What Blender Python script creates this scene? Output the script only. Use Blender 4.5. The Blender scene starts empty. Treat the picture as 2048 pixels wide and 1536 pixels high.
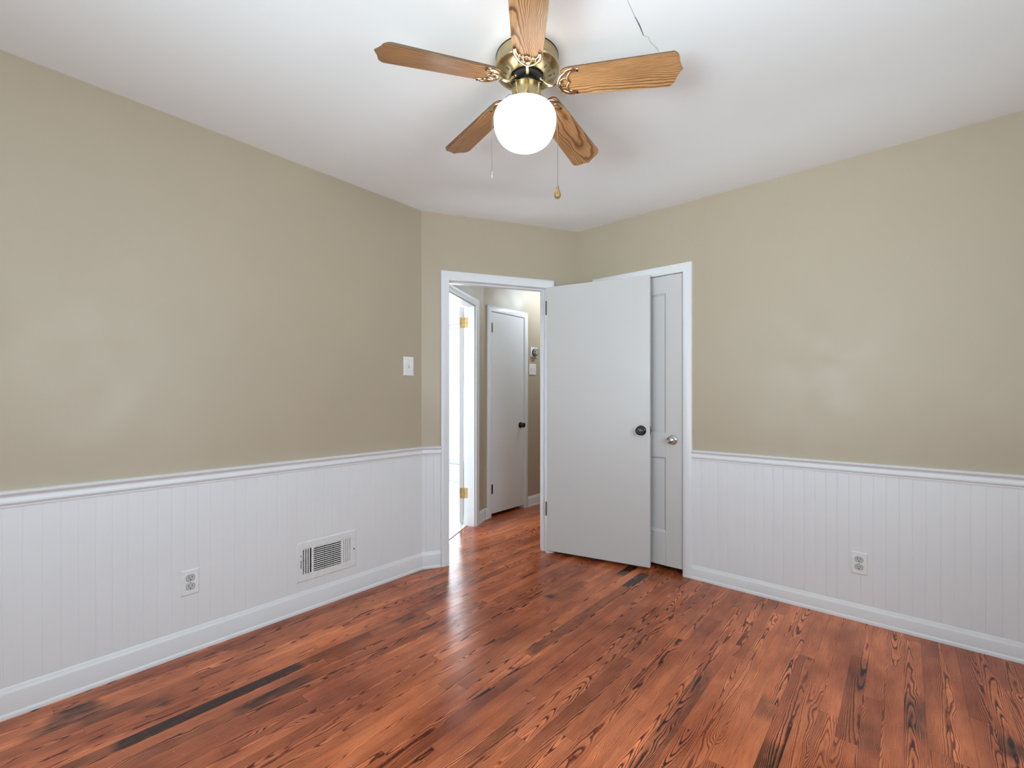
import bpy, bmesh, math, random
from math import sin, cos, radians as R, pi, sqrt
from mathutils import Vector, Matrix

random.seed(11)
C = bpy.context.scene.collection
SC = bpy.context.scene

# ------------------------------------------------------------------ camera, world, light, exposure
EYE = 1.18
YAW = 40.66
cam_d = bpy.data.cameras.new('camera')
cam_d.sensor_width = 36.0
cam_d.lens = 36.0 * 915.0 / 2048.0
cam_d.shift_y = (791.0 - 768.0) / 2048.0
cam_d.clip_start = 0.02
cam = bpy.data.objects.new('camera', cam_d)
cam.location = (0, 0, EYE)
cam.rotation_euler = (R(90), 0, R(YAW))
C.objects.link(cam)
SC.camera = cam

w = bpy.data.worlds.new('sky')
SC.world = w
w.use_nodes = True
bg = w.node_tree.nodes['Background']
bg.inputs['Color'].default_value = (0.75, 0.86, 1.0, 1)
bg.inputs['Strength'].default_value = 1.7

SC.view_settings.view_transform = 'Standard'
SC.view_settings.look = 'None'
SC.view_settings.exposure = 0.0
SC.view_settings.gamma = 1.0
SC.view_settings.use_curve_mapping = False


def area_light(name, loc, rot, sx, sy, power, col):
    d = bpy.data.lights.new(name, 'AREA')
    d.shape = 'RECTANGLE'
    d.size, d.size_y = sx, sy
    d.energy = power
    d.color = col
    o = bpy.data.objects.new(name, d)
    o.location = loc
    o.rotation_euler = rot
    C.objects.link(o)
    return o


# daylight entering by the two bedroom windows (both behind the camera) and by the side room's window, plus an added ceiling fill
DAY = (0.74, 0.897, 0.985)
area_light('skylight_right_window', (1.13, 0.85, 1.45), (0, R(72), 0), 1.25, 1.1, 28, DAY)
area_light('ground_light_right_window', (1.125, 0.85, 1.45), (0, R(125), 0), 1.25, 1.1, 19.5, DAY)
area_light('skylight_front_window', (-0.75, -1.13, 1.45), (R(90), 0, 0), 1.5, 1.25, 16, DAY)
area_light('ground_light_front_window', (-0.75, -1.125, 1.45), (R(125), 0, 0), 1.5, 1.25, 12, DAY)
ceil_fill = area_light('ceiling_fill_front_window', (-0.75, -1.10, 1.25), (R(114), 0, 0), 1.4, 0.8, 13, DAY)  # added narrow upward fill that brightens the far ceiling, no lawn known outside
ceil_fill.data.spread = R(75)
area_light('daylight_side_room', (-4.55, 4.165, 1.2), (R(-90), 0, 0), 1.25, 1.75, 46, (0.90, 0.96, 1.0))
area_light('daylight_side_room', (-3.70, 0.94, 1.45), (R(90), 0, 0), 0.9, 1.1, 46, (0.80, 0.92, 1.0))
hl = bpy.data.lights.new('hall_lamp', 'POINT')
hl.energy = 17
hl.color = (0.74, 0.88, 1.0)
hl.shadow_soft_size = 0.09
hlo = bpy.data.objects.new('hall_lamp', hl)
hlo.location = (-2.6, 4.1, 2.30)
C.objects.link(hlo)

# ------------------------------------------------------------------ material helpers


class NT:
    def __init__(self, name):
        self.m = bpy.data.materials.new(name)
        self.m.use_nodes = True
        self.t = self.m.node_tree
        self.b = self.t.nodes['Principled BSDF']

    def n(self, typ, **kw):
        nd = self.t.nodes.new(typ)
        for k, v in kw.items():
            setattr(nd, k, v)
        return nd

    def link(self, a, b):
        self.t.links.new(a, b)

    def val(self, v, sock):
        if isinstance(v, (int, float)):
            sock.default_value = v
        elif isinstance(v, tuple):
            sock.default_value = v
        else:
            self.link(v, sock)

    def math(self, op, a, b=0.0, c=None, clamp=False):
        nd = self.n('ShaderNodeMath', operation=op, use_clamp=clamp)
        self.val(a, nd.inputs[0])
        self.val(b, nd.inputs[1])
        if c is not None:
            self.val(c, nd.inputs[2])
        return nd.outputs[0]

    def noise(self, vec, scale, detail=2.0, rough=0.5, dist=0.0):
        nd = self.n('ShaderNodeTexNoise')
        if vec is not None:
            self.link(vec, nd.inputs['Vector'])
        nd.inputs['Scale'].default_value = scale
        nd.inputs['Detail'].default_value = detail
        nd.inputs['Roughness'].default_value = rough
        nd.inputs['Distortion'].default_value = dist
        return nd.outputs['Fac']

    def xyz(self, x, y, z):
        nd = self.n('ShaderNodeCombineXYZ')
        self.val(x, nd.inputs[0])
        self.val(y, nd.inputs[1])
        self.val(z, nd.inputs[2])
        return nd.outputs[0]

    def mix(self, f, a, b, blend='MIX'):
        nd = self.n('ShaderNodeMix', data_type='RGBA', blend_type=blend)
        self.val(f, nd.inputs['Factor'])
        self.val(a, nd.inputs[6])
        self.val(b, nd.inputs[7])
        return nd.outputs[2]

    def ramp(self, f, stops, interp='LINEAR'):
        nd = self.n('ShaderNodeValToRGB')
        cr = nd.color_ramp
        cr.interpolation = interp
        while len(cr.elements) < len(stops):
            cr.elements.new(0.5)
        for e, (p, c) in zip(cr.elements, stops):
            e.position = p
            e.color = c if len(c) == 4 else (*c, 1)
        self.val(f, nd.inputs[0])
        return nd.outputs[0]

    def maprange(self, f, a, b, c=0.0, d=1.0, smooth=False):
        nd = self.n('ShaderNodeMapRange')
        if smooth:
            nd.interpolation_type = 'SMOOTHSTEP'
        self.val(f, nd.inputs[0])
        for i, v in enumerate((a, b, c, d)):
            self.val(v, nd.inputs[i + 1])
        return nd.outputs[0]

    def bump(self, h, strength, dist=0.01):
        nd = self.n('ShaderNodeBump')
        nd.inputs['Strength'].default_value = strength
        nd.inputs['Distance'].default_value = dist
        self.link(h, nd.inputs['Height'])
        self.link(nd.outputs[0], self.b.inputs['Normal'])


def s2l(r, g, b):
    f = lambda v: (v / 255 / 12.92) if v / 255 <= 0.04045 else ((v / 255 + 0.055) / 1.055) ** 2.4
    return (f(r), f(g), f(b), 1)


def paint(name, col, rough, var=0.03, bump=0.06, scale=6.0, spec=0.5):
    k = NT(name)
    co = k.n('ShaderNodeTexCoord').outputs['Object']
    a = k.noise(co, scale * 0.35, 3.0, 0.6)
    f = k.maprange(a, 0.3, 0.7, 1.0 - var, 1.0 + var)
    mx = k.mix(1.0, col, k.xyz(f, f, f), 'MULTIPLY')
    k.link(mx, k.b.inputs['Base Color'])
    r = k.noise(co, scale, 2.0)
    k.link(k.maprange(r, 0.3, 0.7, rough - 0.05, rough + 0.05), k.b.inputs['Roughness'])
    k.b.inputs['Specular IOR Level'].default_value = spec
    h = k.noise(co, 55.0, 3.0, 0.6)
    h2 = k.noise(co, 5.0, 2.0, 0.5)
    k.bump(k.math('ADD', k.math('MULTIPLY', h, 0.25), k.math('MULTIPLY', h2, 2.0)), bump, 0.01)
    return k.m


def plain(name, col, rough, metal=0.0, spec=0.5, noise_amt=0.04):
    k = NT(name)
    co = k.n('ShaderNodeTexCoord').outputs['Object']
    a = k.noise(co, 40.0, 2.0)
    f = k.maprange(a, 0.3, 0.7, 1.0 - noise_amt, 1.0 + noise_amt)
    k.link(k.mix(1.0, col, k.xyz(f, f, f), 'MULTIPLY'), k.b.inputs['Base Color'])
    k.b.inputs['Roughness'].default_value = rough
    k.b.inputs['Metallic'].default_value = metal
    k.b.inputs['Specular IOR Level'].default_value = spec
    return k.m


WALL = paint('greige_wall_paint', (0.470, 0.390, 0.285, 1), 0.42, 0.02, 0.10)
CEILM = paint('ceiling_paint', (0.89, 0.895, 0.89, 1), 0.75, 0.012, 0.06)
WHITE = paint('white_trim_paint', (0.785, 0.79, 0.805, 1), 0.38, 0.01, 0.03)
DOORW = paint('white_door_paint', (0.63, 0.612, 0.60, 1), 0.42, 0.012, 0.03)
PLATE = plain('white_plastic', (0.82, 0.815, 0.81, 1), 0.30)
SOCKET = plain('grey_plastic', (0.55, 0.555, 0.545, 1), 0.35)
BLACK = plain('black_slot', (0.008, 0.008, 0.008, 1), 0.7)
DARKM = plain('dark_bronze_metal', (0.055, 0.052, 0.05, 1), 0.22, 0.85)
CHROME = plain('satin_chrome', (0.62, 0.62, 0.62, 1), 0.20, 1.0)
BRASSH = plain('old_brass_hinge', (0.60, 0.42, 0.18, 1), 0.38, 0.8, 0.5, 0.2)
BRASS = plain('antique_brass', (0.52, 0.43, 0.255, 1), 0.27, 1.0, 0.5, 0.08)
BRASSL = plain('polished_brass', (0.62, 0.54, 0.36, 1), 0.16, 1.0, 0.5, 0.06)
STEELM = plain('chain_steel', (0.20, 0.19, 0.17, 1), 0.35, 1.0)
GREYM = plain('vent_enamel', (0.78, 0.775, 0.77, 1), 0.4)
CRACK = plain('crack_grey', (0.55, 0.55, 0.545, 1), 0.9)  # grey tone of the hairline crack
CRACKD = plain('crack_gap', (0.10, 0.10, 0.10, 1), 0.9)
GLASSP = plain('window_pane', (0.9, 0.95, 1.0, 1), 0.02)
GLASSP.node_tree.nodes['Principled BSDF'].inputs['Transmission Weight'].default_value = 1.0
PHINGE = plain('dark_grey_hinge', (0.10, 0.10, 0.10, 1), 0.4, 0.5)  # dark grey metal for the bedroom door's hinges
WORN = plain('worn_brown_hinge', (0.22, 0.125, 0.06, 1), 0.45, 0.5, 0.5, 0.3)


def globe_mat():
    k = NT('lit_opal_glass')
    k.b.inputs['Base Color'].default_value = (0.9, 0.9, 0.88, 1)
    k.b.inputs['Roughness'].default_value = 0.25
    k.b.inputs['Emission Color'].default_value = (1.0, 0.965, 0.91, 1)
    k.b.inputs['Emission Strength'].default_value = 4.0
    return k.m


GLOBE = globe_mat()


def wood(name, light, mid, dark, tone_lo, tone_hi, rough, ring_gain, floor=True):
    """Plain-sawn oak: nested growth rings in the board's own UV, u across (0..1), v along in metres."""
    k = NT(name)
    uv = k.n('ShaderNodeUVMap', uv_map='board').outputs[0]
    sp = k.n('ShaderNodeSeparateXYZ')
    k.link(uv, sp.inputs[0])
    u, v = sp.outputs[0], sp.outputs[1]
    at = k.n('ShaderNodeAttribute', attribute_name='seed')
    sc = k.n('ShaderNodeSeparateColor')
    k.link(at.outputs['Color'], sc.inputs[0])
    s1, s2, s3 = sc.outputs[0], sc.outputs[1], sc.outputs[2]
    off = k.math('MULTIPLY', s1, 91.0)
    off2 = k.math('MULTIPLY', s2, 57.0)
    big = k.noise(k.xyz(k.math('MULTIPLY_ADD', u, 0.8, off), k.math('MULTIPLY_ADD', v, 2.6, off2), s3), 1.0, 2.0, 0.55)
    fine = k.noise(k.xyz(k.math('MULTIPLY_ADD', u, 3.0, off2), k.math('MULTIPLY_ADD', v, 14.0, off), s1), 1.0, 3.0, 0.55)
    xc = k.math('MULTIPLY_ADD', s2, 1.7, -0.35)
    d = k.math('SUBTRACT', u, xc)
    d = k.math('ADD', d, k.math('MULTIPLY_ADD', big, 0.9, -0.45))
    A = k.math('MULTIPLY_ADD', s3, 12.0 if floor else 9.0, 11.0 if floor else 7.0)
    B = k.math('MULTIPLY', k.math('MULTIPLY_ADD', s1, 2.0, -1.0), 13.0)
    f = k.math('MULTIPLY', k.math('MULTIPLY', d, d), A)
    f = k.math('ADD', f, k.math('MULTIPLY', v, B))
    f = k.math('ADD', f, k.math('MULTIPLY', big, 4.5))
    f = k.math('ADD', f, k.math('MULTIPLY', fine, 1.0))
    fr = k.math('FRACT', f)
    ring = k.ramp(fr, [(0.0, (0.45,) * 3), (0.07, (0.02,) * 3), (0.20, (0.10,) * 3), (0.40, (0.75,) * 3), (0.8, (1.0,) * 3), (1.0, (0.85,) * 3)])
    # the rings show strongly in some boards and hardly in others
    gain = k.maprange(k.noise(k.xyz(off, k.math('MULTIPLY_ADD', v, 1.1, off2), u), 1.0, 1.0), 0.32, 0.66, ring_gain[0], ring_gain[1])
    ring = k.math('SUBTRACT', 1.0, k.math('MULTIPLY', k.math('SUBTRACT', 1.0, ring), gain))
    pores = k.noise(k.xyz(k.math('MULTIPLY_ADD', u, 46.0, off), k.math('MULTIPLY', v, 13.0), off2), 1.0, 2.0, 0.6)
    pore = k.maprange(pores, 0.32, 0.58, 0.0, 1.0)
    g = k.math('MULTIPLY', ring, k.math('MULTIPLY_ADD', pore, 0.36, 0.64))
    col = k.ramp(g, [(0.0, dark), (0.42, mid), (1.0, light)])
    cloud = k.noise(k.xyz(k.math('MULTIPLY_ADD', u, 1.2, off2), k.math('MULTIPLY_ADD', v, 4.0, off), 3.0), 1.0, 2.0)
    tone = k.math('MULTIPLY', k.maprange(s3, 0.0, 1.0, tone_lo, tone_hi), k.maprange(cloud, 0.3, 0.7, 0.84, 1.10))
    col = k.mix(1.0, col, k.xyz(tone, k.math('POWER', tone, 1.15), k.math('POWER', tone, 1.2)), 'MULTIPLY')
    if floor:
        co = k.n('ShaderNodeTexCoord').outputs['Object']
        mp = k.n('ShaderNodeMapping')
        mp.inputs['Scale'].default_value = (3.2, 1.3, 1.0)
        k.link(co, mp.inputs[0])
        reg = k.maprange(k.noise(mp.outputs[0], 1.0, 3.0, 0.6), 0.36, 0.62, 0.0, 1.0)
        col = k.mix(1.0, col, k.mix(reg, (0.58, 0.48, 0.46, 1), (1.12, 1.16, 1.17, 1)), 'MULTIPLY')
        fleck = k.maprange(k.noise(co, 120.0, 1.0), 0.755, 0.775, 0.0, 0.5)
        col = k.mix(fleck, col, (0.85, 0.55, 0.40, 1))
        st = k.n('ShaderNodeAttribute', attribute_name='stain').outputs['Fac']
        blot = k.math('MULTIPLY_ADD', k.math('SUBTRACT', fine, 0.5), 1.1, k.math('MULTIPLY', k.math('SUBTRACT', 0.55, ring), 0.75))
        sm = k.math('MULTIPLY', st, k.math('ADD', 1.0, blot), clamp=True)
        sm = k.maprange(sm, 0.06, 0.72, 0.0, 0.95)
        col = k.mix(sm, col, (0.016, 0.008, 0.006, 1))
        # dark joint along each board edge
        e = k.math('MINIMUM', u, k.math('SUBTRACT', 1.0, u))
        j = k.maprange(e, 0.002, 0.016, 0.72, 1.0)
        col = k.mix(1.0, col, k.xyz(j, j, j), 'MULTIPLY')
    k.link(col, k.b.inputs['Base Color'])
    rn = k.noise(k.xyz(k.math('MULTIPLY_ADD', u, 2.0, off), k.math('MULTIPLY', v, 3.0), off2), 1.0, 2.0)
    k.link(k.maprange(rn, 0.3, 0.7, rough - 0.05, rough + 0.07), k.b.inputs['Roughness'])
    k.b.inputs['Specular IOR Level'].default_value = 0.32
    k.bump(g, 0.06, 0.002)
    return k.m


OAKF = wood('red_oak_floor', (0.90, 0.278, 0.116), (0.46, 0.110, 0.039), (0.060, 0.014, 0.007), 0.64, 1.10, 0.19, (0.70, 1.15))
OAKB = wood('golden_oak_blade', (0.60, 0.335, 0.150), (0.33, 0.150, 0.056), (0.12, 0.048, 0.017), 0.92, 1.04, 0.30, (0.72, 1.0), floor=False)

# ------------------------------------------------------------------ mesh helpers


def tag(o, label=None, cat=None, group=None, kind=None):
    if label: o['label'] = label
    if cat: o['category'] = cat
    if group: o['group'] = group
    if kind: o['kind'] = kind
    return o


def obj(name, bm, mats, parent=None, smooth=None, bevel=0.0, segs=2):
    me = bpy.data.meshes.new(name)
    bmesh.ops.remove_doubles(bm, verts=bm.verts, dist=1e-6)
    bmesh.ops.recalc_face_normals(bm, faces=bm.faces)
    bm.to_mesh(me)
    bm.free()
    for m in (mats if isinstance(mats, (list, tuple)) else [mats]):
        me.materials.append(m)
    o = bpy.data.objects.new(name, me)
    C.objects.link(o)
    if parent is not None:
        o.parent = parent
    if smooth is not None:
        for p in me.polygons:
            p.use_smooth = True
        try:
            me.set_sharp_from_angle(angle=R(smooth))
        except Exception:
            pass
    if bevel > 0:
        b = o.modifiers.new('bevel', 'BEVEL')
        b.width = bevel
        b.segments = segs
        b.limit_method = 'ANGLE'
        b.angle_limit = R(40)
    return o


def empty(name, loc, rz=0.0):
    o = bpy.data.objects.new(name, None)
    o.empty_display_size = 0.1
    C.objects.link(o)
    o.location = loc
    o.rotation_euler = (0, 0, rz)
    return o


def box(bm, x0, x1, y0, y1, z0, z1, M=None, mi=0):
    vs = [Vector((x, y, z)) for x in (x0, x1) for y in (y0, y1) for z in (z0, z1)]
    if M is not None:
        vs = [M @ v for v in vs]
    v = [bm.verts.new(p) for p in vs]
    for q in ((0, 1, 3, 2), (4, 6, 7, 5), (0, 4, 5, 1), (2, 3, 7, 6), (0, 2, 6, 4), (1, 5, 7, 3)):
        f = bm.faces.new([v[i] for i in q])
        f.material_index = mi


class Frame:
    """A wall in plan: t along it, n out of its face into the room, z up."""

    def __init__(self, p, d, n):
        self.p, self.d, self.n = Vector((*p, 0)), Vector((*d, 0)).normalized(), Vector((*n, 0)).normalized()
        self.M = Matrix((
            (self.d.x, self.n.x, 0, self.p.x),
            (self.d.y, self.n.y, 0, self.p.y),
            (0, 0, 1, 0), (0, 0, 0, 1)))

    def P(self, t, n, z):
        return self.M @ Vector((t, n, z))

    def box(self, bm, t0, t1, n0, n1, z0, z1, mi=0):
        box(bm, t0, t1, n0, n1, z0, z1, self.M, mi)

    def extrude(self, bm, prof, t0, t1, k0=0.0, k1=0.0):
        """prof: (n, z) outline, run along t; k: end mitre (t shift per n)."""
        a = [bm.verts.new(self.P(t0 + k0 * n, n, z)) for n, z in prof]
        b = [bm.verts.new(self.P(t1 + k1 * n, n, z)) for n, z in prof]
        m = len(prof)
        for i in range(m):
            bm.faces.new((a[i], a[(i + 1) % m], b[(i + 1) % m], b[i]))
        bm.faces.new(a)
        bm.faces.new(b[::-1])

    def casing(self, bm, t0, t1, zt, prof, z0=0.0):
        """prof: (o, n), o outward from the opening's edge; mitred at the head."""
        st = []
        for (bt, bz, kt, kz) in ((t0, z0, -1, 0), (t0, zt, -1, 1), (t1, zt, 1, 1), (t1, z0, 1, 0)):
            st.append([bm.verts.new(self.P(bt + kt * o, n, bz + kz * o)) for o, n in prof])
        m = len(prof)
        for a, b in zip(st, st[1:]):
            for i in range(m):
                bm.faces.new((a[i], a[(i + 1) % m], b[(i + 1) % m], b[i]))
        bm.faces.new(st[0])
        bm.faces.new(st[-1][::-1])

    def mat(self, t, n, z):
        """local x = along wall, y = out of the wall, z = up"""
        return Matrix.Translation(self.P(t, n, z)) @ self.M.to_3x3().to_4x4()


def lathe(bm, prof, M=None, seg=40, mi=0, cap=True):
    """prof: (r, h) turned about local z."""
    rings = []
    for r, h in prof:
        if r < 1e-6:
            p = Vector((0, 0, h))
            rings.append([bm.verts.new(M @ p if M else p)])
        else:
            ring = []
            for i in range(seg):
                a = 2 * pi * i / seg
                p = Vector((r * cos(a), r * sin(a), h))
                ring.append(bm.verts.new(M @ p if M else p))
            rings.append(ring)
    for a, b in zip(rings, rings[1:]):
        if len(a) == 1 and len(b) == 1:
            continue
        for i in range(seg):
            j = (i + 1) % seg
            if len(a) == 1:
                f = bm.faces.new((a[0], b[i], b[j]))
            elif len(b) == 1:
                f = bm.faces.new((a[i], b[0], a[j]))
            else:
                f = bm.faces.new((a[i], b[i], b[j], a[j]))
            f.material_index = mi


def tube(bm, pts, r, seg=10, flat=1.0, mi=0, up=None):
    """swept round (or flattened) bar through pts; r a number or a list"""
    pts = [Vector(p) for p in pts]
    n = len(pts)
    rs = r if isinstance(r, (list, tuple)) else [r] * n
    rings = []
    upv = Vector(up) if up else Vector((0, 0, 1))
    for i, p in enumerate(pts):
        t = (pts[min(i + 1, n - 1)] - pts[max(i - 1, 0)]).normalized()
        u = upv if abs(t.dot(upv)) < 0.95 else Vector((1, 0, 0))
        a = t.cross(u).normalized()
        b = a.cross(t).normalized()
        rings.append([bm.verts.new(p + a * rs[i] * cos(2 * pi * k / seg) + b * rs[i] * flat * sin(2 * pi * k / seg)) for k in range(seg)])
    for a, b in zip(rings, rings[1:]):
        for k in range(seg):
            f = bm.faces.new((a[k], a[(k + 1) % seg], b[(k + 1) % seg], b[k]))
            f.material_index = mi
    for ring in (rings[0], rings[-1][::-1]):
        f = bm.faces.new(ring)
        f.material_index = mi


def smooth_pts(pts, k=6):
    """Catmull-Rom through pts"""
    P = [Vector(p) for p in pts]
    out = []
    for i in range(len(P) - 1):
        p0, p1, p2, p3 = P[max(i - 1, 0)], P[i], P[i + 1], P[min(i + 2, len(P) - 1)]
        for j in range(k):
            t = j / k
            out.append(0.5 * ((2 * p1) + (p2 - p0) * t + (2 * p0 - 5 * p1 + 4 * p2 - p3) * t * t + (3 * p1 - p0 - 3 * p2 + p3) * t ** 3))
    out.append(P[-1])
    return out


def B():
    return bmesh.new()


# ------------------------------------------------------------------ the plan
ZC = 2.44                                        # ceiling height
ZW = 2.48                                        # walls run up past the plaster
TH = 0.12                                        # wall thickness
KX, KY = -2.5, 1.963                             # where the left wall bends into the entry wall
CX, CY = -1.9075, 3.007                          # corner of entry wall and back wall
FX, FY = 1.15, -1.15                             # right wall, front wall (behind the camera)
dv = Vector((CX - KX, CY - KY)).normalized()
LEFT = Frame((KX, 0), (0, 1), (1, 0))
BACK = Frame((0, CY), (1, 0), (0, -1))
ENTRY = Frame((KX, KY), dv, (dv.y, -dv.x))
RIGHT = Frame((FX, 0), (0, 1), (-1, 0))
FRONT = Frame((0, FY), (1, 0), (0, 1))
HALL = Frame((-3.04, 0), (0, 1), (1, 0))
hx, hy = -3.04, 3.123
hd = Vector((cos(R(116)), sin(R(116)))) * -1
HLEFT = Frame((hx, hy), hd, (-hd.y, hd.x))
LEN_E = (Vector((CX, CY)) - Vector((KX, KY))).length
YE = 5.6                                         # hall end


def S(o, label, cat):
    return tag(o, label, cat, kind='structure')


def wall(name, fr, t0, t1, openings, label, mat=WALL, th=TH, cat='wall'):
    """openings: (ta, tb, za, zb)"""
    bm = B()
    cur = t0
    for ta, tb, za, zb in sorted(openings):
        fr.box(bm, cur, ta, -th, 0, 0, ZW)
        fr.box(bm, ta, tb, -th, 0, zb, ZW)
        if za > 0:
            fr.box(bm, ta, tb, -th, 0, 0, za)
        cur = tb
    fr.box(bm, cur, t1, -th, 0, 0, ZW)
    return S(obj(name, bm, mat), label, cat)


# --- floor: one mesh of strip boards running along the left wall
seams = []
x = -1.335
while x > -4.85:
    seams.append(x)
    x -= 0.0585
seams.reverse()
x = -1.335 + 0.06057
while x < FX + 0.2:
    seams.append(x)
    x += 0.06057
Y0, Y1 = -1.3, 5.75

STAINS = [  # x, y0, y1, strength: boards stained across their whole width
    (-1.307, 2.585, 2.885, 1.0), (-1.307, 1.628, 2.585, 0.50), (-1.307, 1.628, 1.80, 0.58), (-1.408, 2.745, 2.955, 0.95),
    (-2.008, 0.28, 0.93, 1.0), (-2.008, 0.90, 1.75, 0.42), (-2.008, -0.1, 0.30, 0.50), (-1.89, 0.60, 0.93, 0.72), (-1.89, 0.30, 0.62, 0.40),
    (-2.30, 0.10, 0.33, 0.70), (-2.36, 0.16, 0.30, 0.80), (-2.24, 0.22, 0.42, 0.55), (-2.18, 0.35, 0.5, 0.4),
    (-2.008, 1.40, 1.54, 0.70), (-2.18, 1.72, 2.02, 0.48), (-2.12, 1.80, 2.10, 0.42), (-2.30, 1.86, 2.05, 0.40), (-2.06, 2.0, 2.3, 0.35),
    (-0.612, 1.20, 2.05, 0.50), (-0.36, 1.56, 1.76, 0.60), (-0.42, 1.86, 2.02, 0.42), (0.03, 2.10, 2.40, 0.55), (0.27, 2.17, 2.31, 0.62),
    (-1.483, 1.60, 1.84, 0.42), (-0.98, 1.7, 2.3, 0.30), (-1.22, 1.2, 1.5, 0.30), (-1.05, 1.0, 1.3, 0.35), (-0.18, 2.3, 2.5, 0.30), (-0.12, 1.9, 2.1, 0.35), (-0.79, 2.3, 2.55, 0.25),
]
SPOTS = [(-1.580, 2.190, 0.030, 0.030, 1.0), (-1.55, 2.30, 0.09, 0.16, 0.30), (-2.15, 0.46, 0.02, 0.03, 0.7), (-1.08, 2.2, 0.10, 0.3, 0.16), (-1.2, 2.88, 0.2, 0.12, 0.22), (-0.92, 1.75, 0.12, 0.5, 0.2)]


def stain_at(px, py, xm, half):
    s = 0.0
    for sx, y0, y1, k in STAINS:
        if abs(xm - sx) > half + 0.001 or py < y0 - 0.06 or py > y1 + 0.06:
            continue
        fd = min(0.12, (y1 - y0) * 0.35) if k < 0.95 else 0.03
        fy = max(0.0, min(1.0, (py - y0 + fd * 0.4) / fd)) * max(0.0, min(1.0, (y1 + fd * 0.4 - py) / fd))
        s = max(s, k * fy)
    for sx, sy, rx, ry, k in SPOTS:
        q = ((px - sx) / rx) ** 2 + ((py - sy) / ry) ** 2
        if q < 1.6:
            s = max(s, k * min(1.0, (1.6 - q) / 1.1))
    return s


rng = random.Random(5)
V, F_, UV, SEED, STN = [], [], [], [], []
for i in range(len(seams) - 1):
    xa, xb = seams[i], seams[i + 1]
    xm = (xa + xb) / 2
    cuts = [Y0]
    y = Y0 - rng.random() * 0.9
    while y < Y1:
        y += rng.choice((0.35, 0.5, 0.65, 0.8, 0.95, 1.2, 1.5)) + rng.random() * 0.12
        if Y0 + 0.1 < y < Y1 - 0.1:
            cuts.append(y)
    if abs(xm + 1.306) < 0.02:
        cuts = [c for c in cuts if c < 1.3 or c > 3.1] + [1.628, 2.585, 2.885]
        cuts.sort()
    cuts.append(Y1)
    for ya, yb in zip(cuts, cuts[1:]):
        s1, s2, s3 = rng.random(), rng.random(), rng.random()
        s3 = s3 ** 0.7
        n = max(1, int((yb - ya) / 0.035))
        base = len(V)
        g = 0.00012
        for j in range(n + 1):
            py = ya + 0.0002 + (yb - ya - 0.0004) * j / n
            for c in range(5):
                px = xa + g + (xb - xa - 2 * g) * c / 4
                V.append((px, py, 0.0))
                UV.append((c / 4, py))
                SEED.append((s1, s2, s3, 1))
                STN.append(stain_at(px, py, xm, (xb - xa) / 2))
        for j in range(n):
            for c in range(4):
                a = base + j * 5 + c
                F_.append((a, a + 1, a + 6, a + 5))
nb = len(V)
xa, xb = seams[0] - 0.1, seams[-1] + 0.1          # sub-floor under the boards
for p in ((xa, Y0 - .1, -0.0015), (xb, Y0 - .1, -0.0015), (xb, Y1 + .1, -0.0015), (xa, Y1 + .1, -0.0015), (xa, Y0 - .1, -0.06), (xb, Y0 - .1, -0.06), (xb, Y1 + .1, -0.06), (xa, Y1 + .1, -0.06)):
    V.append(p); UV.append((0, 0)); SEED.append((0, 0, 0, 1)); STN.append(0.3)
for q in ((0, 1, 2, 3), (7, 6, 5, 4), (0, 4, 5, 1), (1, 5, 6, 2), (2, 6, 7, 3), (3, 7, 4, 0)):
    F_.append(tuple(nb + i for i in q))
me = bpy.data.meshes.new('floor')
me.from_pydata(V, [], F_)
lay = me.uv_layers.new(name='board')
lay.data.foreach_set('uv', [c for l in me.loops for c in UV[l.vertex_index]])
a = me.attributes.new('seed', 'FLOAT_COLOR', 'POINT')
a.data.foreach_set('color', [c for s in SEED for c in s])
a = me.attributes.new('stain', 'FLOAT', 'POINT')
a.data.foreach_set('value', STN)
me.materials.append(OAKF)
fl = bpy.data.objects.new('floor', me)
C.objects.link(fl)
S(fl, 'glossy red oak strip floor with black stains and strong grain', 'floor')

# --- ceiling
# old plaster, not quite flat: swell exaggerated in the shape to brighten a band by the back wall


def sstep(a, b, v):
    v = max(0.0, min(1.0, (v - a) / (b - a)))
    return v * v * (3 - 2 * v)


def zc(x_, y_):
    q = Vector((x_ - KX, y_ - KY, 0))
    n_ = q.dot(ENTRY.n)
    if y_ > CY + 0.06 or n_ < -0.08 or x_ < KX - 0.05:
        return ZC
    f = 0.036 * sstep(1.5, 2.35, y_) * (1 - sstep(2.35, 3.02, y_)) * sstep(0.05, 0.40, n_)
    return ZC + f


bm = B()
gx = [-5.6 + (FX + 0.2 + 5.6) * i / 150 for i in range(151)]
gy = [-1.35 + (YE + 0.2 + 1.35) * i / 170 for i in range(171)]
gv = [[bm.verts.new((x_, y_, zc(x_, y_))) for y_ in gy] for x_ in gx]
for i in range(150):
    for j in range(170):
        bm.faces.new((gv[i][j], gv[i][j + 1], gv[i + 1][j + 1], gv[i + 1][j]))
tp = [bm.verts.new(p) for p in ((gx[0], gy[0], ZC + 0.12), (gx[-1], gy[0], ZC + 0.12), (gx[-1], gy[-1], ZC + 0.12), (gx[0], gy[-1], ZC + 0.12))]
bm.faces.new(tp)
bm.faces.new([gv[i][0] for i in range(151)] + [tp[1], tp[0]])
bm.faces.new([gv[i][170] for i in range(151)] + [tp[2], tp[3]])
bm.faces.new(gv[0] + [tp[3], tp[0]])
bm.faces.new(gv[150] + [tp[2], tp[1]])
ceiling = S(obj('ceiling', bm, CEILM, None, 30), 'plain white plaster ceiling above the fan', 'ceiling')
bm = B()
cr = [(-0.668, 1.33), (-0.672, 1.354), (-0.681, 1.42), (-0.685, 1.463), (-0.694, 1.515), (-0.684, 1.529), (-0.688, 1.56), (-0.683, 1.604), (-0.690, 1.66)]
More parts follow.
